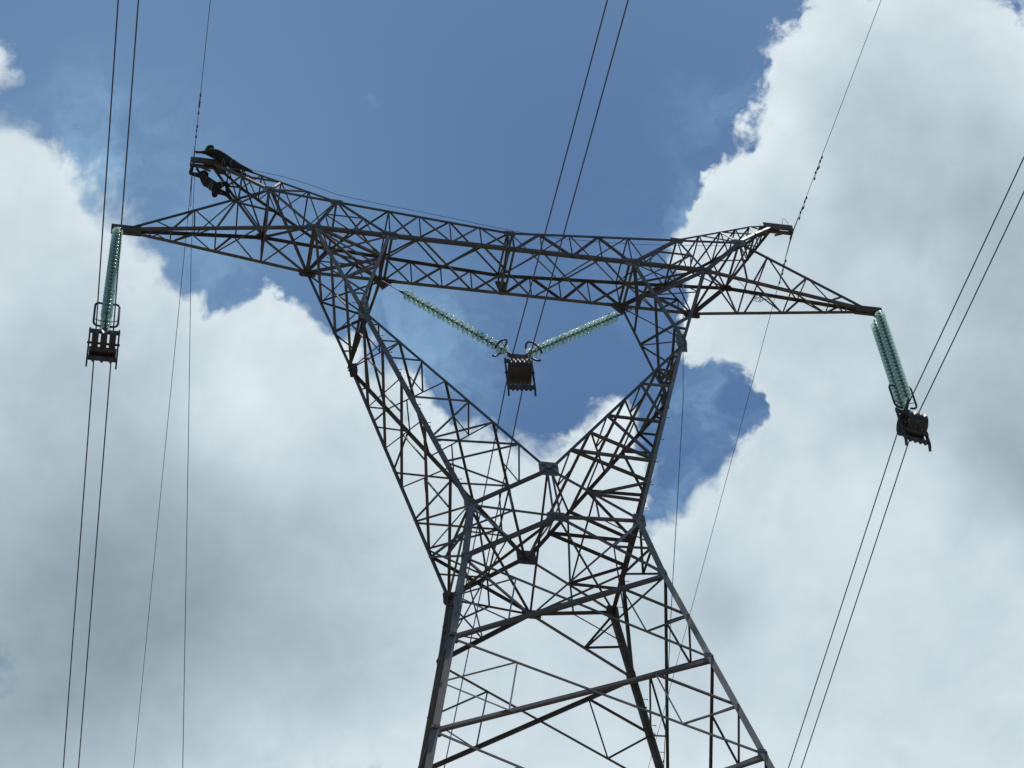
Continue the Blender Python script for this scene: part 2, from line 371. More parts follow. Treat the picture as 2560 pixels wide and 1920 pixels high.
for sy in (-1, 1):                       # waist: K brace under the horizontal, front and back
    n = V((0, sy, 0)); h = N('H', 1, sy)
    for s in (-1, 1):
        w = N('W', s, sy); l1 = N('L1', s, sy); c = N('C', 1, sy)
        brace(body, w, h, .11, n, STEEL, 'waist_strut'); brace(body, h, l1, .15, n, DARKST, 'waist_strut')
        brace(body, c, w, .13, n, STEEL, 'waist_strut')
        d = L(h, l1, .52); m = L(w, l1, .52)
        brace(body, w, d, .07, n, NEWZ if sy < 0 else STEEL, 'secondary_brace'); brace(body, m, d, .06, n, STEEL, 'secondary_brace')
        e_ = L(w, h, .5)
        brace(body, e_, L(c, w, .5), .05, n, STEEL, 'secondary_brace')
    if sy < 0:
        for k in (-.09, .09): brace(body, c + V((k*.6, 0, 0)), h + V((k, 0, 0)), .08, n, STEEL, 'waist_post')
    gusset(body, h + V((0, -.03*sy, 0)), octo(.26, .16), X, Z, .03, PLATE, grid(.2, .08, 5, 2))
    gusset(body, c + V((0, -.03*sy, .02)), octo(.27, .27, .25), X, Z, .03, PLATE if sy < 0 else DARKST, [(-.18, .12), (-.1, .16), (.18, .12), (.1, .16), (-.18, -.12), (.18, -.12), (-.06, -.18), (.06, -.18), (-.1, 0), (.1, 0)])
for sx in (-1, 1):                       # waist: side faces and the level frame inside
    n = V((sx, 0, 0)); wf, wb, lf, lb = N('W', sx, -1), N('W', sx, 1), N('L1', sx, -1), N('L1', sx, 1)
    bn = L(N('E', sx, 1), wb, .83)
    brace(body, wf, wb, .07, n, STEEL, 'waist_strut'); brace(body, bn, lf, .085, n, STEEL, 'waist_strut')
    mid = L(bn, lf, .5); brace(body, wf, mid, .08, n, STEEL, 'waist_strut'); brace(body, L(wf, lf, .5), mid, .07, n, STEEL, 'secondary_brace')
    brace(body, N('H', 1, 1), lf, .13, Z, STEEL, 'waist_strut'); brace(body, N('H', 1, 1), bn, .10, Y, STEEL, 'waist_strut')
    if sx > 0: brace(body, bn, lb, .13, n, DARKST, 'waist_post')
    brace(body, L(wf, lf, .5), bn, .07, n, STEEL, 'secondary_brace')
    for sy in (-1, 1):
        h_, c_ = N('H', 1, sy), N('C', 1, sy); w_n = N('W', sx, sy); l_n = N('L1', sx, sy)
        brace(body, L(h_, l_n, .52), N('L1', sx, -sy), .045, Z, STEEL, 'plan_brace')
        brace(body, L(c_, w_n, .5), L(N('C', 1, -sy), N('W', sx, -sy), .5), .05, Z, STEEL, 'plan_brace') if sy > 0 else None
        brace(body, L(h_, w_n, .5), L(l_n, w_n, .55), .045, V((0, sy, 0)), STEEL, 'secondary_brace')
    brace(body, wf, N('H', 1, 1), .08, Z, STEEL, 'waist_strut'); brace(body, wb, N('H', 1, -1), .08, Z, STEEL, 'waist_strut')
    brace(body, N('C', 1, 1), N('H', 1, -1), .07, X, STEEL, 'waist_strut') if sx > 0 else brace(body, N('C', 1, -1), N('H', 1, 1), .07, X, STEEL, 'waist_strut')

# ---- the two bent cranks that carry the head
def hang_node(sx): return V((4.02*sx, 0, 59.72))
for sx in (-1, 1):
    ck = empty('crank_arm', parent=tower)
    for sy in (-1, 1):
        ny = V((0, sy, 0)); S, U, E, W, C = (N(k, sx, sy) for k in 'SUEWC')
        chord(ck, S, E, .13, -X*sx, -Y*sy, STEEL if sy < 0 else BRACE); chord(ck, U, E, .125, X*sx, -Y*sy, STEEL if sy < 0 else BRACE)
        chord(ck, E, W, .155, -X*sx, -Y*sy, STEEL if sy < 0 else BRACE); chord(ck, E, C, .13, X*sx - Z*.6, -Y*sy, BRACE)
        o = lambda t: L(S, E, t)
        i = lambda t: L(U, E, t)
        for a, b, w in ((S, i(.42), .09), (i(.42), o(.31), .06), (i(.42), o(.63), .09), (o(.63), i(.80), .09), (o(.82), i(.81), .08), (U, o(.31), .05)):
            brace(ck, a, b, w, ny)
        o2 = lambda t: L(E, W, t)
        i2 = lambda t: L(E, C, t)
        cw = L(C, W, .48)
        for a, b, w in ((o2(.10), i2(.106), .07), (o2(.18), i2(.224), .07), (o2(.25), i2(.224), .08), (o2(.27), i2(.345), .08), (o2(.47), i2(.345), .08),
                        (o2(.475), i2(.597), .10), (o2(.68), i2(.597), .09), (o2(.685), i2(.725), .11), (o2(.69), i2(.856), .11), (o2(.80), i2(.856), .11),
                        (o2(.80), cw, .09), (o2(.9), cw, .09)):
            brace(ck, a, b, w, ny)
        # plates
        if sy < 0: gusset(ck, E + V((-.09*sx, -.03*sy, -.05)), [(-.13, .42), (.13, .42), (.16, 0), (.12, -.42), (-.12, -.42), (-.16, 0)], X, Z, .03, PLATE, grid(.09, .33, 2, 5))
        else: gusset(ck, E + V((-.10*sx, -.03*sy, -.05)), [(-.1, .3), (.1, .3), (.13, 0), (.1, -.35), (-.1, -.35), (-.13, 0)], X, Z, .03, BRACE, grid(.07, .28, 2, 4))
        gusset(ck, W + V((-.06*sx, -.03*sy, 0)), octo(.17, .26), X, Z, .03, PLATE if sy < 0 else BRACE, grid(.1, .18, 3, 3))
        gusset(ck, S + V((-.03*sx, -.03*sy, 0)), octo(.26, .18), X, Z, .03, DARKST)
    # outer and inner faces between front and back
    nx = V((sx, 0, 0)); f = lambda a, b, t: L(N(a, sx, -1), N(b, sx, -1), t)
    b_ = lambda a, b, t: L(N(a, sx, 1), N(b, sx, 1), t)
    fo = [f('S', 'E', 0), f('S', 'E', .34), f('S', 'E', .65), f('E', 'W', 0), f('E', 'W', .2), f('E', 'W', .386), f('E', 'W', .597), f('E', 'W', .83), f('E', 'W', 1.)]
    bo = [b_('S', 'E', 0), b_('S', 'E', .32), b_('S', 'E', .64), b_('E', 'W', 0), b_('E', 'W', .183), b_('E', 'W', .37), b_('E', 'W', .54), b_('E', 'W', .81), b_('E', 'W', 1.)]
    brace(ck, fo[0], bo[0], .10, nx, DARKST); 
    for k in range(8):
        brace(ck, fo[k], bo[k+1], .11, nx, DARKST)
        if k > 0: brace(ck, bo[k], fo[k+1], .05, nx)
        if 0 < k < 7:
            m_ = L(bo[k], fo[k+1], .5)
            brace(ck, m_, L(fo[k], bo[k+1], .55), .045, nx, name='secondary_brace'); brace(ck, m_, L(fo[k+1], bo[k+2], .3), .045, nx, name='secondary_brace')
    fi = [f('U', 'E', 0), f('U', 'E', .42), f('U', 'E', .8), f('E', 'C', 0), f('E', 'C', .224), f('E', 'C', .476), f('E', 'C', .725), f('E', 'C', 1.)]
    bi = [b_('U', 'E', 0), b_('U', 'E', .42), b_('U', 'E', .8), b_('E', 'C', 0), b_('E', 'C', .224), b_('E', 'C', .476), b_('E', 'C', .725), b_('E', 'C', 1.)]
    for k in range(1, 7):
        brace(ck, fi[k], bi[k+1], .10, -nx, DARKST)
        brace(ck, bi[k], fi[k+1], .055, -nx)
        if k >= 2:
            brace(ck, L(bi[k], fi[k+1], .35), L(bi[k], bi[k+1], .55), .045, -nx, name='secondary_brace')
        if k >= 3:
            p = L(bi[k], fi[k+1], .62); t = (.106, .345, .597, .856)[k-3]
            brace(ck, p, f('E', 'C', t), .06, -nx, name='secondary_brace'); brace(ck, p, L(fi[k], bi[k+1], .3), .045, -nx, name='secondary_brace')
    brace(ck, bi[6], L(N('C', 1, 1), N('W', sx, 1), .5), .08, Y)
    hn = hang_node(sx)
    for q in (fi[0], bi[0]): brace(ck, q, hn, .14, -nx, DARKST, 'hanger_strut')
    for q in (f('U', 'E', .28), b_('U', 'E', .28)): brace(ck, q, hn, .10, -nx, STEEL, 'hanger_strut')
    gusset(ck, hn, octo(.16, .16), Y, Z, .03, DARKST)
    if sx < 0:
        step_bolts(ck, N('S', sx, -1), N('E', sx, -1), Y*-1, -X + Z*.2, 11); step_bolts(ck, N('E', sx, -1), N('W', sx, -1), X + Z*.3, -Y + Z*.3, 22)
    else:
        step_bolts(ck, N('E', sx, 1), N('W', sx, 1), X, Y, 18)

# ---- the cross beam of the head
xb = empty('cross_beam', parent=tower)
for sy in (-1, 1):
    ny = V((0, sy, 0))
    chord(xb, N('S', -1, sy), N('S', 1, sy), .17, Z, -Y*sy, DARKST)
    chord(xb, N('P', -1, sy), N('T', -1, sy), .12, -Z, -Y*sy, BRACE); chord(xb, N('P', 1, sy), N('T', 1, sy), .12, -Z, -Y*sy, BRACE)
    chord(xb, N('T', -1, sy), N('MT', 1, sy), .12, -Z, -Y*sy, BRACE); chord(xb, N('MT', 1, sy), N('T', 1, sy), .12, -Z, -Y*sy, BRACE)
    tt = lambda x: L(N('T', 1 if x >= 0 else -1, sy), N('MT', 1, sy), 1-abs(x)/NODE['T'][0])
    bt = lambda x: V((x, NODE['U'][1]*sy, NODE['U'][2]))
    x1, x2, x3, x4 = 3.83, 2.87, 1.915, .957
    for s in (-1, 1):
        T, U, S = N('T', s, sy), N('U', s, sy), N('S', s, sy)
        brace(xb, T, U, .14, ny, DARKST); brace(xb, T, S, .11, ny, DARKST)
        for a, b in ((bt(s*x1), tt(s*x2)), (tt(s*x2), bt(s*x3)), (bt(s*x3), tt(s*x4)), (tt(s*x4), bt(s*.05))): brace(xb, a, b, .10, ny, DARKST)
        for x in (x1, x2, x3, x4): brace(xb, tt(s*x), bt(s*x), .055, ny)
        a, b, m = L(T, S, .5), L(T, U, .5), L(S, U, .5)
        for p, q in ((a, b), (a, m), (b, m)): brace(xb, p, q, .06, ny)
        brace(xb, a, L(S, m, .4), .05, ny, STEEL); brace(xb, b, L(U, m, .45), .05, ny, STEEL)
        brace(xb, N('P', s, sy), S, .16, V((0, sy, 0)), STEEL)
        gusset(xb, U + V((0, -.03*sy, .03)), octo(.24, .2), X, Z, .03, PLATE, grid(.15, .1, 4, 2)); gusset(xb, T + V((0, -.03*sy, -.03)), octo(.2, .13), X, Z, .03, PLATE)
        if sy > 0: gusset(xb, U + V((-.1*s, -.06*sy, -.1)), [(-.35, .2), (.35, .2), (.0+.1*s, -.4)], X, Z, .03, DARKST)
    for k in (-.07, .07): brace(xb, N('MT', 1, sy) + V((k, 0, 0)), N('MB', 1, sy) + V((k, 0, 0)), .09, ny, DARKST, 'centre_post')
    if sy > 0: gusset(xb, N('MB', 1, sy) + V((0, .02, .35)), [(-.18, .35), (.18, .35), (.05, -.35), (-.05, -.35)], X, Z, .03, DARKST)
    gusset(xb, N('MT', 1, sy) + V((0, -.03*sy, -.02)), octo(.18, .12), X, Z, .03, PLATE)
tf = lambda x, sy: L(N('T', 1 if x >= 0 else -1, sy), N('MT', 1, sy), 1-abs(x)/NODE['T'][0])
bf = lambda x, sy: V((x, NODE['U'][1]*sy, NODE['U'][2]))
for s in (-1, 1):
    for a, b in ((5.46, 3.83), (3.83, 1.915), (1.915, 0)):
        brace(xb, tf(s*a, -1), tf(s*b, 1), .055, Z, STEEL, 'plan_brace'); brace(xb, tf(s*a, 1), tf(s*b, -1), .055, Z, STEEL, 'plan_brace')
    brace(xb, tf(s*5.46, -1), tf(s*5.46, 1), .09, Z, STEEL, 'plan_brace'); brace(xb, tf(s*3.83, -1), tf(s*3.83, 1), .06, Z, STEEL, 'plan_brace')
    um = bf(s*3.83, 0); cm = bf(0, 0)
    for k in (-.07, .07): brace(xb, bf(s*3.83+k, -1), bf(s*3.83+k, 1), .12, -Z, STEEL, 'plan_strut')
    for sy in (-1, 1):
        brace(xb, bf(s*2.87, sy), um, .075, -Z, DARKST, 'plan_brace'); brace(xb, bf(s*.957, sy), cm, .075, -Z, DARKST, 'plan_brace')
        brace(xb, bf(s*2.87, sy), bf(s*.957, -sy), .075, -Z, DARKST, 'plan_brace')
        brace(xb, N('S', s, sy), um, .12, -Z, DARKST, 'plan_brace'); brace(xb, bf(s*5.0, sy), um, .05, -Z, STEEL, 'plan_brace')
    brace(xb, N('S', s, -1), N('S', s, 1), .11, -Z, DARKST, 'plan_strut'); brace(xb, N('S', s, -1), N('U', s, 1), .11, -Z, DARKST, 'plan_brace')
    brace(xb, N('S', s, 1), bf(s*5.0, -1), .06, -Z, STEEL, 'plan_brace')
for k in (-.08, .08):
    brace(xb, N('MT', 1, -1) + V((k, 0, -.02)), N('MT', 1, 1) + V((k, 0, -.02)), .09, Z, STEEL, 'plan_strut')
    brace(xb, N('MB', 1, -1) + V((k, 0, .02)), N('MB', 1, 1) + V((k, 0, .02)), .11, -Z, DARKST, 'plan_strut')
brace(xb, N('MT', 1, -1), N('MB', 1, 1), .07, X, DARKST, 'centre_post'); brace(xb, N('MT', 1, 1), N('MB', 1, -1), .07, X, DARKST, 'centre_post')

# ---- pointed side arms
for sx in (-1, 1):
    ar = empty('side_arm', parent=tower)
    tipx = 11.62
    def tip(sy, top): return V((tipx*sx, .10*sy, 60.93 + (.09 if top else -.06)))
    for sy in (-1, 1):
        ny = V((0, sy, 0)); P_, S_ = N('P', sx, sy), N('S', sx, sy)
        chord(ar, S_, tip(sy, 0), .16 if sy > 0 else .13, Z, -Y*sy, DARKST); chord(ar, P_, tip(sy, 1), .13, -Z, -Y*sy, DARKST)
        pt = lambda t: L(P_, tip(sy, 1), t)
        st = lambda t: L(S_, tip(sy, 0), t)
        for a, b, w in ((P_, st(.264), .10), (pt(.23), st(.30), .07), (pt(.23), st(.54), .07), (pt(.55), st(.54), .07), (pt(.55), st(.78), .065), (pt(.84), st(.78), .06)):
            brace(ar, a, b, w, ny, DARKST)
        gusset(ar, P_ + V((0, -.03*sy, 0)), octo(.2, .16), X, Z, .03, PLATE if sy < 0 else DARKST)
    P1_, P2_ = N('P', sx, -1), N('P', sx, 1); S1_, S2_ = N('S', sx, -1), N('S', sx, 1)
    sb = lambda t: L(S2_, tip(1, 0), t)
    sf = lambda t: L(S1_, tip(-1, 0), t)
    pb = lambda t: L(P2_, tip(1, 1), t)
    pf = lambda t: L(P1_, tip(-1, 1), t)
    for a, b, w in ((sf(.264), sb(.264), .07), (sf(.54), sb(.53), .06), (sf(.785), sb(.785), .05), (sf(.90), sb(.90), .05), (sf(0), sb(.264), .06), (sf(.30), sb(.53), .06), (sf(.54), sb(.785), .055), (sf(.79), sb(.9), .04)):
        brace(ar, a, b, w, -Z, DARKST)
    for a, b, w in ((pf(0), pb(0), .11), (pf(.23), pb(.21), .06), (pf(.55), pb(.53), .05), (pf(.23), pb(.53), .05)):
        brace(ar, a, b, w, Z, DARKST)
    brace(ar, P2_, S2_, .07, Y, STEEL); brace(ar, P1_, S2_, .11, V((sx, 0, -.5)), DARKST); brace(ar, P2_, S1_, .07, V((sx, 0, -.5)), STEEL)
    bm = bmesh.new()
    for sy in (-1, 1): add_lbar(bm, V((11.35*sx, .11*sy, 60.80)), V((12.25*sx, .11*sy, 60.80)), .10, -Y*sy, Z, .014, .22)
    add_box(bm, (11.72*sx, 0, 60.93), (.75, .25, .02)); add_box(bm, (12.24*sx, 0, 60.9), (.02, .22, .2)); add_box(bm, (12.0*sx, 0, 60.72), (.06, .06, .2))
    obj('tip_beam', bm, DARKST, ar)

# ---- earth wire peaks
UPK, LPK = (8.34, .38, 64.5), (8.42, .54, 63.85)
for sx in (-1, 1):
    pk = empty('earth_wire_peak', parent=tower)
    def q(c, sy): return V((c[0]*sx, c[1]*sy, c[2]))
    G1, G2 = (9.0, .14, 65.02), (9.25, .13, 65.0)
    for sy in (-1, 1):
        ny = V((0, sy, 0)); T_, P_, S_ = N('T', sx, sy), N('P', sx, sy), N('S', sx, sy)
        chord(pk, T_, q(UPK, sy), .10, -Z, -Y*sy, BRACE); chord(pk, q(UPK, sy), q(G1, sy), .09, -Z, -Y*sy, BRACE)
        chord(pk, P_, q(LPK, sy), .13, -X*sx, -Y*sy, BRACE); chord(pk, q(LPK, sy), q(G2, sy), .13, -X*sx, -Y*sy, BRACE)
        ut = lambda t: L(T_, q(UPK, sy), t)
        lt = lambda t: L(P_, q(LPK, sy), t)
        for a, b, w in ((ut(.59), P_, .09), (ut(.59), lt(1.), .06), (ut(1.), lt(1.), .08), (ut(.32), P_, .06), (q(UPK, sy), L(q(LPK, sy), q(G2, sy), .5), .05)):
            brace(pk, a, b, w, ny)
        brace(pk, N('T', sx, sy), q(UPK, sy)*.3 + T_*.7, .05, ny)
    up = lambda t, sy: L(N('T', sx, sy), q(UPK, sy), t)
    lo = lambda t, sy: L(N('P', sx, sy), q(LPK, sy), t)
    for t in (.3, .59, .8, 1.): brace(pk, up(t, -1), up(t, 1), .06, Z)
    for a, b in ((0, .3), (.3, .59), (.59, .8), (.8, 1.)):
        brace(pk, up(a, 1), up(b, -1), .05, Z); brace(pk, up(a, -1), up(b, 1), .045, Z)
    brace(pk, lo(1., -1), lo(1., 1), .07, V((sx, 0, 0)))
    brace(pk, lo(0, 1), lo(1., -1), .07, V((sx, 0, 0))); brace(pk, lo(.0, -1), lo(1., 1), .05, V((sx, 0, 0)))
    g = lambda t, sy: L(q(LPK, sy), q(G2, sy), t)
    brace(pk, g(0, -1), g(.5, 1), .05, V((sx, 0, 0))); brace(pk, g(.5, -1), g(.5, 1), .05, V((sx, 0, 0))); brace(pk, g(.5, -1), g(0, 1), .05, V((sx, 0, 0)))
    bm = bmesh.new()
    for sy in (-1, 1): add_lbar(bm, V((8.98*sx, .13*sy, 65.02)), V((10.0*sx, .13*sy, 65.02)), .09, -Y*sy, Z, .012, .22)
    add_box(bm, (9.3*sx, 0, 65.08), (.55, .25, .016)); add_box(bm, (9.99*sx, 0, 65.13), (.016, .25, .2)); add_lbar(bm, V((9.9*sx, 0, 65.02)), V((9.35*sx, 0, 64.72)), .05, Y, Z, .01)
    add_plate(bm, V((8.98*sx, 0, 64.95)), [(-.14, -.20), (.14, -.18), (.20, .08), (-.14, .10)], X*sx, Z, .22)
    add_box(bm, (9.9*sx, 0, 64.98), (.05, .05, .2))
    obj('tip_beam', bm, DARKST, pk)

# ------------------------------------------------------------------ glass insulator strings
PITCH_D = .184
def disc_mesh():
    bm = bmesh.new()
    add_lathe(bm, [(.040, .0), (.080, -.008), (.120, -.034), (.146, -.070), (.155, -.096), (.153, -.106), (.146, -.100), (.134, -.072), (.124, -.104), (.116, -.070), (.098, -.058), (.088, -.094), (.080, -.056), (.055, -.046), (.040, -.056)], 24, closed=True)
    smooth(bm); bmesh.ops.recalc_face_normals(bm, faces=bm.faces)
    me = bpy.data.meshes.new('glass_disc'); bm.to_mesh(me); bm.free(); me.materials.append(GLASS); return me
def cap_mesh():
    bm = bmesh.new()
    add_lathe(bm, [(0, .078), (.026, .076), (.040, .062), (.047, .03), (.052, .004), (.046, -.006), (.0395, -.010), (.022, -.055), (.018, -.11), (0, -.11)], 14)
    smooth(bm); bmesh.ops.recalc_face_normals(bm, faces=bm.faces)
    me = bpy.data.meshes.new('metal_cap'); bm.to_mesh(me); bm.free(); me.materials.append(CAPM); return me
DISC, CAP = disc_mesh(), cap_mesh()
def string_discs(par, A, B, n=24, k_=1.10):
    """n discs hung from A towards B"""
    A, B = V(A), V(B); d = (B-A).normalized(); rot = (-d).to_track_quat('Z', 'Y')
    for k in range(n):
        o = bpy.data.objects.new('glass_disc', DISC); COL.objects.link(o); o.parent = par
        o.location = A + d*(.1 + PITCH_D*k) - V(par.location); o.rotation_mode = 'QUATERNION'; o.rotation_quaternion = rot; o.scale = (k_, k_, 1)
        c = bpy.data.objects.new('metal_cap', CAP); COL.objects.link(c); c.parent = o
    return A + d*(.1 + PITCH_D*n)
def ring_pts(c, u, v, w, h, r, gap=None, n=6):
    """rounded rectangle path (open when gap)"""
    pts = []; cs = [(w-r, h-r, 0), (-(w-r), h-r, 90), (-(w-r), -(h-r), 180), (w-r, -(h-r), 270)]
    for x, y, a in cs:
        for k in range(n+1):
            t = math.radians(a + 90*k/n); pts.append(V(c) + V(u)*(x + r*math.cos(t)) + V(v)*(y + r*math.sin(t)))
    return pts
def local(par, pts): return [V(p)-V(par.location) for p in pts]
def suspension(sx, label):
    top = V((12.05*sx, 0, 60.66)); bot = V((12.12*sx if sx < 0 else 12.04, 0, 56.1))
    root = empty('insulator_string', top)
    tag(root, label, 'insulator', 'hanging insulator strings')
    d = (bot-top).normalized()
    for sy in (-1, 1):
        a = top + V((0, .225*sy, -.02)); e_ = string_discs(root, a, a + d)
        bm = bmesh.new(); add_cyl(bm, *local(root, (a + V((0, 0, .12)), a - V((0, 0, .1)))), .022, 8); obj('shackle', bm, CAPM, root)
    c = top + d*4.62
    bm = bmesh.new(); add_plate(bm, c - top, [(-.32, .06), (.32, .06), (.34, -.02), (.12, -.16), (-.12, -.16), (-.34, -.02)], Y, Z, .03); obj('yoke_plate', bm, IRON, root)
    for s in (-1, 1):      # two racket shaped guard loops, one on either side
        base = top + d*4.28 + V((.30*s, 0, 0))
        pts = [base + V((-.16*s, 0, .66)), base + V((-.06*s, 0, .68)), base + V((.02*s, 0, .64)), base + V((.05*s, 0, .54)), base + V((.05*s, 0, -.25)), base + V((.02*s, 0, -.36)), base + V((-.06*s, 0, -.42)), base + V((-.18*s, 0, -.42))]
        bm = bmesh.new(); add_tube(bm, local(root, pts), .034, 8); add_tube(bm, local(root, [base + V((.05*s, 0, -.1)), base + V((-.1*s, 0, -.17)), base + V((-.28*s, 0, -.2))]), .014, 6); smooth(bm); obj('guard_ring', bm, IRON, root)
    bm = bmesh.new(); add_cyl(bm, *local(root, (c - V((0, 0, .1)), c - V((0, 0, .32)))), .03, 8); obj('shackle', bm, IRON, root)
    return c - V((0, 0, .25))
LB = suspension(-1, 'double green glass insulator string hanging from the arm tip nearer the climbers')
RB = suspension(1, 'double green glass insulator string hanging from the side arm tip far from the climbers')
def vstring(sx, label):
    top = hang_node(sx); bot = V((.20*sx, 0, 56.62))
    root = empty('insulator_string', top); tag(root, label, 'insulator', 'V shaped pair of insulator strings')
    d = (bot-top).normalized(); length = (bot-top).length; start = length - .12 - .1 - PITCH_D*21
    bm = bmesh.new(); add_cyl(bm, V((0, 0, 0)), d*start, .016, 8); add_cyl(bm, d*(start-.1), d*(start+.1), .035, 8); obj('link_rod', bm, IRON, root)
    a = top + d*start; string_discs(root, a, a+d, 21)
    bm = bmesh.new(); add_cyl(bm, d*(length-.14), d*length, .03, 8); obj('shackle', bm, IRON, root)
    p = d*start; side = d.cross(Y)*(1 if d.cross(Y).z > 0 else -1)      # upper arcing horn
    bm = bmesh.new(); add_tube(bm, [p, p+side*.13+d*.02, p+side*.2+d*.12, p+side*.22+d*.34], .013, 6); smooth(bm); obj('arcing_horn', bm, IRON, root)
    c = d*(length-.42)                                                   # guard ring: an open C round the last discs
    pts = [c + (side*math.cos(t)*.36 + Y*math.sin(t)*.26) for t in [math.radians(-150+300*k/24) for k in range(25)]]
    bm = bmesh.new(); add_tube(bm, pts, .032, 8); add_tube(bm, [c+Y*.25, c+d*.3], .012, 6); add_tube(bm, [c-Y*.25, c+d*.3], .012, 6); smooth(bm); obj('guard_ring', bm, IRON, root)
vstring(-1, 'green glass insulator string sloping from the cross beam, on the same side as the climbers')
vstring(1, 'green glass insulator string sloping down from the beam end away from the climbers')

# ------------------------------------------------------------------ stringing blocks
def sheave_mesh(w, R=.41):
    bm = bmesh.new(); h = w/2
    M_ = Matrix.Rotation(math.radians(90), 4, 'Y')
    add_lathe(bm, [(.30, -h*.5), (R-.02, -h), (R, -h), (R, -h*.8), (R-.055, -h*.25), (R-.055, h*.25), (R, h*.8), (R, h), (R-.02, h), (.30, h*.5)], 36, M_, closed=True)
    add_lathe(bm, [(.07, -h*.7), (.10, -h*.7), (.10, h*.7), (.07, h*.7)], 16, M_, closed=True)
    for k in range(5):
        a = 2*math.pi*k/5; dr = V((0, math.cos(a), math.sin(a))); tg = V((0, -math.sin(a), math.cos(a)))
        add_plate(bm, dr*.2, [(-.115, -.035), (.115, -.05), (.115, .05), (-.115, .035)], dr, tg, h*.7)
    smooth(bm); bmesh.ops.recalc_face_normals(bm, faces=bm.faces)
    me = bpy.data.meshes.new('sheave'); bm.to_mesh(me); bm.free(); me.materials.append(RUBBER); return me
def block(top, xs, w, label, rz=0.0, tilt=0.0):
    root = empty('stringing_block', top); root.rotation_euler = (0, tilt, rz)
    tag(root, label, 'stringing block', 'stringing blocks')
    W2 = max(abs(x) for x in xs) + w/2 + .075; zc = -.66
    bm = bmesh.new(); add_box(bm, (0, 0, -.10), (2*W2+.06, .08, .11)); add_box(bm, (0, 0, -.01), (.16, .07, .14)); obj('top_bar', bm, IRON, root)
    for s in (-1, 1):
        bm = bmesh.new(); add_plate(bm, (W2*s, 0, -.80), [(-.035, .82), (.035, .82), (.05, .2), (.05, -.62), (.10, -.86), (.04, -.9), (-.03, -.72), (-.05, -.62), (-.05, .2)], Y, Z, .05); obj('side_plate', bm, IRON, root)
    bm = bmesh.new(); add_box(bm, (0, 0, -1.36), (2*W2-.03, .06, .15))
    for x in xs: add_cyl(bm, V((x, -.0, -1.42)), V((x, 0, -1.49)), .045, 8)
    obj('guard_bar', bm, IRON, root)
    if len(xs) < 5:
        bm = bmesh.new(); add_box(bm, (0, .12, -1.02), (2*W2-.06, .04, .30)); add_box(bm, (0, -.12, -1.10), (2*W2-.06, .04, .18)); obj('guard_plate', bm, IRON, root)
    bm = bmesh.new(); add_cyl(bm, V((-W2-.05, 0, zc)), V((W2+.05, 0, zc)), .035, 10); obj('axle', bm, IRON, root)
    me = sheave_mesh(w)
    for x in xs:
        o = bpy.data.objects.new('sheave', me); COL.objects.link(o); o.parent = root; o.location = (x, 0, zc)
    return V(top) + V((0, 0, zc + .38))
yk = empty('yoke_plate', (0, 0, 56.52)); tag(yk, 'flat steel yoke joining the two sloping insulator strings above the centre block', 'yoke plate')
bm = bmesh.new(); add_plate(bm, (0, 0, 0), [(-.30, .11), (.30, .11), (.32, .04), (.10, -.16), (-.10, -.16), (-.32, .04)], X, Z, .05)
for s_ in (-.27, .27): add_cyl(bm, V((s_, -.07, .07)), V((s_, .07, .07)), .03, 8)
obj('plate', bm, IRON, yk)
wl = block(LB, (-.245, 0, .245), .185, 'open three wheel pulley block under the string of the arm beside the climbers', 0)
wc = block(V((0, 0, 56.42)), (-.26, -.13, 0, .13, .26), .115, 'dark pulley block with tightly packed wheels in the middle of the tower window', math.radians(-6))
wr = block(RB, (-.25, -.085, .085, .25), .145, 'turned pulley block under the string of the arm tip far from the climbers', math.radians(10))

# ------------------------------------------------------------------ conductors and earth wires
DX = .017
def line(name, p, label, cat, r, group, near=-.2, far=-.04, mat=WIRE, dx=DX, bend=.42, span=170):
    pts = []
    us = [-span] + [-span + 10*k for k in range(1, int(span/10)-2)]
    us = sorted(set(us + [-20, -14, -9, -5, -2.5, -1.2, -.6, -.3, -.15, 0, .15, .3, .6, 1.2, 2.5, 5, 9, 14, 20, 26] + [10*k for k in range(3, int(span/10)+1)]))
    for u in us:
        s = near if u < 0 else far
        a = abs(u); z = p[2] + s*max(0, a - .1) + a*a*3.2e-4*(1 if s > -.1 else 1.6)
        pts.append(V((p[0] + dx*u, p[1] + u, z)))
    bm = bmesh.new(); add_tube(bm, pts, r, 8); smooth(bm)
    o = obj(name, bm, mat); tag(o, label, cat, group); return o
for b, off, lab in ((wl, .245, ('thick power cable over the three wheel block, in the wheel farther from the tower', 'thick power cable over the three wheel block, in the wheel nearer the tower')),
                    (wc, .26, ('thick power cable through the centre block, the one nearer the climbers', 'thick power cable through the centre block, the one farther from the climbers')),
                    (wr, .22, ('thick power cable over the turned block, the one nearer the tower', 'thick power cable over the turned block, the one farther from the tower'))):
    for s in (-1, 1):
        line('conductor', (b.x + off*s, b.y, b.z), lab[(s+1)//2], 'power cable', .019, 'power cables in pairs')
gl = line('earth_wire', (-9.91, 0, 64.78), 'thin overhead earth wire held at the peak where two people work', 'earth wire', .0095, 'earth wires', near=-.2, far=-.06)
gr = line('earth_wire', (9.93, 0, 64.78), 'thin overhead earth wire with clamps passing the empty peak', 'earth wire', .0095, 'earth wires', near=-.2, far=-.06)
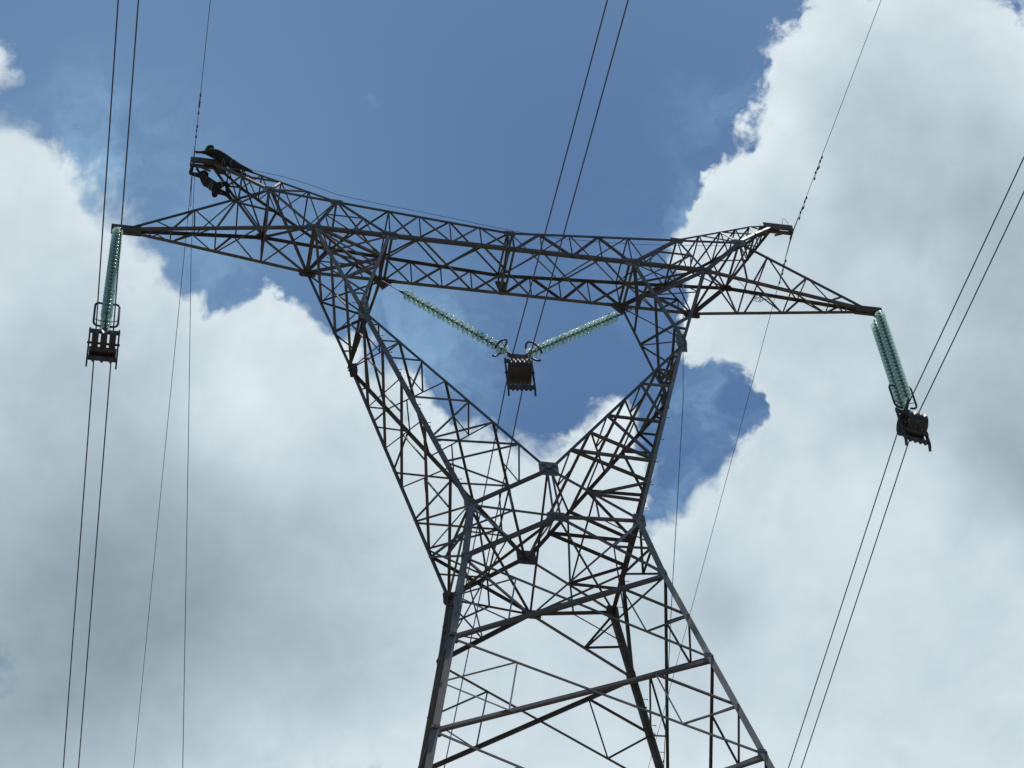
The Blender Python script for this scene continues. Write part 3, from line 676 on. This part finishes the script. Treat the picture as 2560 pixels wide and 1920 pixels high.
def armour(par, x, marks):
    def at(u):
        s = -.2 if u < 0 else -.06; a = abs(u); return V((x + DX*u, u, 64.78 + s*max(0, a-.1) + a*a*3.2e-4))
    bm = bmesh.new(); add_tube(bm, [at(u) for u in (-.9, -.6, -.3, 0, .3, .6, .9)], [.012, .018, .02, .026, .02, .018, .012], 8); obj('armour_rod', bm, WIRE, par)
    bm = bmesh.new(); add_box(bm, at(0) + V((0, 0, .02)), (.05, .28, .07)); add_box(bm, at(0)+V((0, 0, .12)), (.03, .05, .2)); obj('suspension_clamp', bm, IRON, par)
    for u in marks:
        p = at(u); bm = bmesh.new(); add_box(bm, p - V((0, 0, .02)), (.035, .06, .08))
        add_tube(bm, [p + V((0, -.16, -.09)), p + V((0, 0, -.07)), p + V((0, .16, -.09))], .007, 6)
        for e_ in (-.19, .19): add_cyl(bm, p + V((0, e_-.045, -.09)), p + V((0, e_+.045, -.09)), .026, 8)
        obj('vibration_damper', bm, IRON, par)
bm = bmesh.new(); add_tube(bm, [V((9.72, -.02, 65.3)), V((9.73, -.03, 65.55)), V((9.79, -.04, 65.72)), V((9.86, -.04, 65.70)), V((9.93, -.03, 65.5)), V((9.94, 0, 64.9))], .008, 6); smooth(bm); obj('jumper_loop', bm, WIRE, gr)
armour(gr, 9.93, (-1.6, -1.1, -2.9, -3.4, 1.1, 1.6)); armour(gl, -9.91, (-1.6, -2.6, -2.9))

def rope(name, pts, r, mat, label, cat='rope'):
    bm = bmesh.new(); add_tube(bm, pts, r, 6); smooth(bm); return tag(obj(name, bm, mat), label, cat)
rope('hanging_rope', [V((-9.84, 0, 64.4)), V((-9.8, .02, 60)), V((-9.6, 0, 52)), V((-9.3, 0, 39.2)), V((-8.9, -.1, 20)), V((-8.7, -.2, .05))], .0095, ROPE, 'teal rope dropping straight from the peak with the two climbers')
rope('hanging_rope', [V((-9.93, 0, 64.5)), V((-9.91, .02, 63.6)), V((-9.90, .03, 62.6))], .009, ROPE2, 'short dangling tail end of rope below the hand of the reaching climber')
rope('handline', [V((5.72, 0, 61.3)), V((5.68, 0, 60.9)), V((4.89, .0, 55.1)), V((3.46, 0, 46.8)), V((1.4, .3, 34)), V((-.5, .5, 0.05))], .010, ROPE2, 'thin cord running down from the cross beam past the crank arm without climbers')
sag = [V(p) for p in ((-8.3, -.42, 64.45), (-7.16, -.75, 63.72), (-6.3, -.9, 63.2), (-5.46, -.98, 62.68), (-4.2, -.98, 62.44), (-3, -.97, 62.28), (-1.9, -.96, 62.12), (-.9, -.93, 61.98), (.4, -.92, 61.8), (1.5, -.9, 61.74), (3, -.9, 61.8), (4.4, -.89, 61.95), (5.6, -.88, 62.15), (7.4, -.86, 62.5))]
rope('safety_line', sag, .008, ROPE2, 'thin dark safety line strung above the top chord of the cross beam', 'safety line')
kn = []
for k in range(60):
    a = k*.55; kn.append(V((8.34 + .34*k/60 + .10*math.cos(a), .6 + .10*math.sin(a*.7), 61.82 + .10*math.sin(a*1.1))))
rope('tangled_cord', [V((7.7, .62, 63.2)), V((8.02, .6, 62.5)), V((8.22, .6, 62.0))] + kn, .008, ROPE2, 'tangled loop of cord caught on the side arm away from the climbers', 'cord')

# ------------------------------------------------------------------ people
def skinned(name, joints, bones, mats, parent=None, level=2, root='pelvis'):
    """grow one continuous surface over a skeleton; joints: name -> (pos, radius); bones: (a, b, material index)"""
    names = list(joints); idx = {k: i for i, k in enumerate(names)}
    me = bpy.data.meshes.new(name); me.from_pydata([joints[k][0] for k in names], [(idx[a], idx[b]) for a, b, _ in bones], [])
    o = bpy.data.objects.new(name, me); COL.objects.link(o)
    sk = o.modifiers.new('skin', 'SKIN'); sk.use_smooth_shade = True
    for i, k in enumerate(names):
        d = me.skin_vertices[0].data[i]; r = joints[k][1]; d.radius = r if isinstance(r, tuple) else (r, r); d.use_root = (k == root)
    sd = o.modifiers.new('sub', 'SUBSURF'); sd.levels = level; sd.render_levels = level
    dg = bpy.context.evaluated_depsgraph_get(); ev = o.evaluated_get(dg)
    m2 = bpy.data.meshes.new_from_object(ev); o.modifiers.clear(); o.data = m2; bpy.data.meshes.remove(me); m2.name = name
    m2.materials.clear()
    for m in mats: m2.materials.append(m)
    segs = [(V(joints[a][0]), V(joints[b][0]), mi) for a, b, mi in bones]
    for p in m2.polygons:
        c = p.center; best = (9e9, 0); p.use_smooth = True
        for a, b, mi in segs:
            ab = b-a; t = max(0, min(1, (c-a).dot(ab)/max(ab.length_squared, 1e-9))); d = (a+ab*t-c).length
            if d < best[0]: best = (d, mi)
        p.material_index = best[1]
    if parent: o.parent = parent
    return o
def person(label, J, up, helmet_mat, shirt, trousers, face, bulk=1.0, gloves=0):
    """J: joint positions; up: head axis; face: where the face looks"""
    joints = {}; bones = []
    R_ = dict(pelvis=(.15, .12), waist=(.125, .105), chest=(.165, .12), neck=.055, jaw=.07, head=(.082, .095), crown=.06,
              shoulder=.075, elbow=.046, wrist=.030, hip=.092, knee=.062, ankle=.045, heel=.045, toe=.038)
    for k in ('pelvis', 'waist', 'chest', 'shoulder', 'elbow', 'hip', 'knee', 'ankle'):
        R_[k] = tuple(x*bulk for x in R_[k]) if isinstance(R_[k], tuple) else R_[k]*bulk
    def put(k, p, kind): joints[k] = (tuple(p), R_[kind])
    for k in ('pelvis', 'waist', 'chest', 'neck'): put(k, J[k], k)
    upv, fc = V(up).normalized(), V(face); fc = (fc - upv*fc.dot(upv)).normalized(); hb = V(J['neck']) + upv*.07
    put('jaw', hb + fc*.02, 'jaw'); put('head', hb + upv*.10, 'head'); put('crown', hb + upv*.165, 'crown')
    bones += [('pelvis', 'waist', 2), ('waist', 'chest', 1), ('chest', 'neck', 1), ('neck', 'jaw', 0), ('jaw', 'head', 0), ('head', 'crown', 0)]
    for sd in ('a', 'b'):
        for k in ('shoulder', 'elbow', 'wrist', 'hip', 'knee', 'ankle', 'toe'): put(k+sd, J[k+sd], k)
        bones += [('chest', 'shoulder'+sd, 1), ('shoulder'+sd, 'elbow'+sd, 1), ('elbow'+sd, 'wrist'+sd, 1), ('pelvis', 'hip'+sd, 2), ('hip'+sd, 'knee'+sd, 2), ('knee'+sd, 'ankle'+sd, 2), ('ankle'+sd, 'toe'+sd, 3)]
        w = V(J['wrist'+sd]); d = (w - V(J['elbow'+sd])).normalized(); cl = V(J.get('curl'+sd, (0, 0, -1))); cl = (cl - d*cl.dot(d)).normalized(); ac = d.cross(cl)
        joints['palm'+sd] = (tuple(w + d*.075), (.038, .022)); bones.append(('wrist'+sd, 'palm'+sd, gloves))
        for f, (off, ln) in enumerate(((-.03, .070), (-.010, .080), (.011, .074), (.030, .058))):
            b0 = w + d*.085 + ac*off; b1 = b0 + d*ln*.5 + cl*ln*.12; b2 = b1 + d*ln*.18 + cl*ln*.42
            for q, (p, r) in enumerate(((b0, .0095), (b1, .009), (b2, .0078))): joints['f%d%d%s' % (f, q, sd)] = (tuple(p), r)
            bones += [('palm'+sd, 'f%d0%s' % (f, sd), gloves), ('f%d0%s' % (f, sd), 'f%d1%s' % (f, sd), gloves), ('f%d1%s' % (f, sd), 'f%d2%s' % (f, sd), gloves)]
        t0 = w + d*.045 - ac*.038 + cl*.008; t1 = t0 + d*.03 - ac*.016 + cl*.022
        joints['t0'+sd] = (tuple(t0), .011); joints['t1'+sd] = (tuple(t1), .0095); bones += [('wrist'+sd, 't0'+sd, gloves), ('t0'+sd, 't1'+sd, gloves)]
    body = skinned('person', joints, bones, [SKIN, shirt, trousers, CLOTH]); tag(body, label, 'person', 'people at work on the tower')
    side = fc.cross(upv)
    bm = bmesh.new()                                   # nose, ears, brow and mouth
    hc = hb + upv*.085
    add_tube(bm, [hc + fc*.085 + upv*.025, hc + fc*.108 - upv*.004, hc + fc*.088 - upv*.012], [.008, .013, .009], 6)
    for s_ in (-1, 1): add_tube(bm, [hc + side*.083*s_ + upv*.02, hc + side*.094*s_, hc + side*.083*s_ - upv*.024], [.008, .013, .008], 6)
    add_tube(bm, [hc + fc*.083 - upv*.038 - side*.022, hc + fc*.092 - upv*.04, hc + fc*.083 - upv*.038 + side*.022], .006, 6)
    smooth(bm); obj('face', bm, SKIN, body)
    bm = bmesh.new()
    for s_ in (-1, 1): add_lathe(bm, [(0, .009), (.008, .004), (.009, 0), (0, -.009)], 8, Matrix.Translation(hc + fc*.086 + side*.03*s_ + upv*.018))
    obj('eyes', bm, IRON, body)
    bm = bmesh.new(); rot = upv.to_track_quat('Z', 'Y').to_matrix().to_4x4(); c = hb + upv*.10      # helmet: shell with ridge, brim and peak
    add_lathe(bm, [(0, .135), (.05, .13), (.095, .098), (.122, .05), (.128, .01), (.150, .0), (.150, -.006), (.12, -.006), (.115, .045), (.09, .088), (.04, .118), (0, .122)], 22, Matrix.Translation(c) @ rot)
    add_plate(bm, c + fc*.155 + upv*.001, [(-.04, -.075), (.03, -.055), (.045, 0), (.03, .055), (-.04, .075)], fc, side, .012)
    add_tube(bm, [c + upv*.13 - fc*.07, c + upv*.142, c + upv*.13 + fc*.07], .012, 6)
    smooth(bm); obj('helmet', bm, helmet_mat, body)
    bm = bmesh.new(); pv, wa = V(J['pelvis']), V(J['waist']); ax = (wa-pv).normalized(); u_, v2 = frame_of(ax)
    for off in (.03, .12):
        c = pv + ax*off; add_tube(bm, [c + (u_*math.cos(t) + v2*math.sin(t))*.168 for t in [2*math.pi*k/20 for k in range(20)]], .014, 6, closed=True)
    for sd in ('a', 'b'):
        h, k_ = V(J['hip'+sd]), V(J['knee'+sd]); ax2 = (k_-h).normalized(); u2, w2 = frame_of(ax2); c = h + ax2*.1
        add_tube(bm, [c + (u2*math.cos(t) + w2*math.sin(t))*.105 for t in [2*math.pi*k/16 for k in range(16)]], .012, 6, closed=True)
    smooth(bm); obj('harness', bm, STRAP, body)
    return body
person('person in a green helmet lying along the top of the peak, hands at the wire',
    dict(pelvis=(-8.80, -.24, 65.00), waist=(-8.97, -.26, 65.14), chest=(-9.15, -.27, 65.32), neck=(-9.31, -.25, 65.50),
         shouldera=(-9.24, -.44, 65.24), elbowa=(-9.53, -.40, 65.18), wrista=(-9.72, -.26, 65.36), shoulderb=(-9.20, -.07, 65.46), elbowb=(-9.50, -.10, 65.58), wristb=(-9.74, -.08, 65.62),
         hipa=(-8.72, -.34, 64.88), kneea=(-8.46, -.44, 64.52), anklea=(-8.14, -.50, 64.22), toea=(-8.04, -.50, 64.12), hipb=(-8.70, -.14, 64.96), kneeb=(-8.42, -.08, 64.66), ankleb=(-8.10, -.14, 64.40), toeb=(-8.00, -.16, 64.30),
         curla=(-.3, .3, -1), curlb=(-.3, -.3, -1)),
    (-.55, .05, .8), HELM, CLOTH, CLOTH, (-.8, -.1, -.5), 1.3, 3)
person('person hanging beside the peak, one arm bent up, brown patterned shirt',
    dict(pelvis=(-9.16, .26, 64.20), waist=(-9.29, .25, 64.31), chest=(-9.44, .23, 64.46), neck=(-9.54, .21, 64.62),
         shouldera=(-9.56, .06, 64.46), elbowa=(-9.99, .05, 64.52), wrista=(-9.95, .04, 64.86), shoulderb=(-9.48, .40, 64.56), elbowb=(-9.60, .36, 64.80), wristb=(-9.72, .22, 65.0),
         hipa=(-9.08, .16, 64.16), kneea=(-8.80, .20, 64.46), anklea=(-8.74, .38, 64.08), toea=(-8.62, .46, 64.0), hipb=(-9.08, .36, 64.18), kneeb=(-8.78, .52, 64.30), ankleb=(-8.58, .52, 63.98), toeb=(-8.46, .54, 63.90),
         curla=(1, 0, 0), curlb=(-.5, -.8, 0)),
    (.05, -.05, 1), HELM2, CAMO, CLOTH, (-.8, -.3, .5), 1.3, 3)
bag = empty('tool_bag', (-9.16, .28, 63.92)); tag(bag, 'small dark tool bag dangling under the lower climber', 'bag')
bm = bmesh.new(); add_lathe(bm, [(0, .13), (.06, .13), (.085, .10), (.10, -.05), (.09, -.14), (0, -.15)], 12); smooth(bm); obj('pouch', bm, CLOTH, bag)
bm = bmesh.new(); add_tube(bm, [V((-.07, 0, .1)), V((-.04, 0, .22)), V((.02, 0, .27)), V((.05, 0, .2)), V((.07, 0, .1))], .012, 6); smooth(bm); obj('strap', bm, CLOTH, bag)
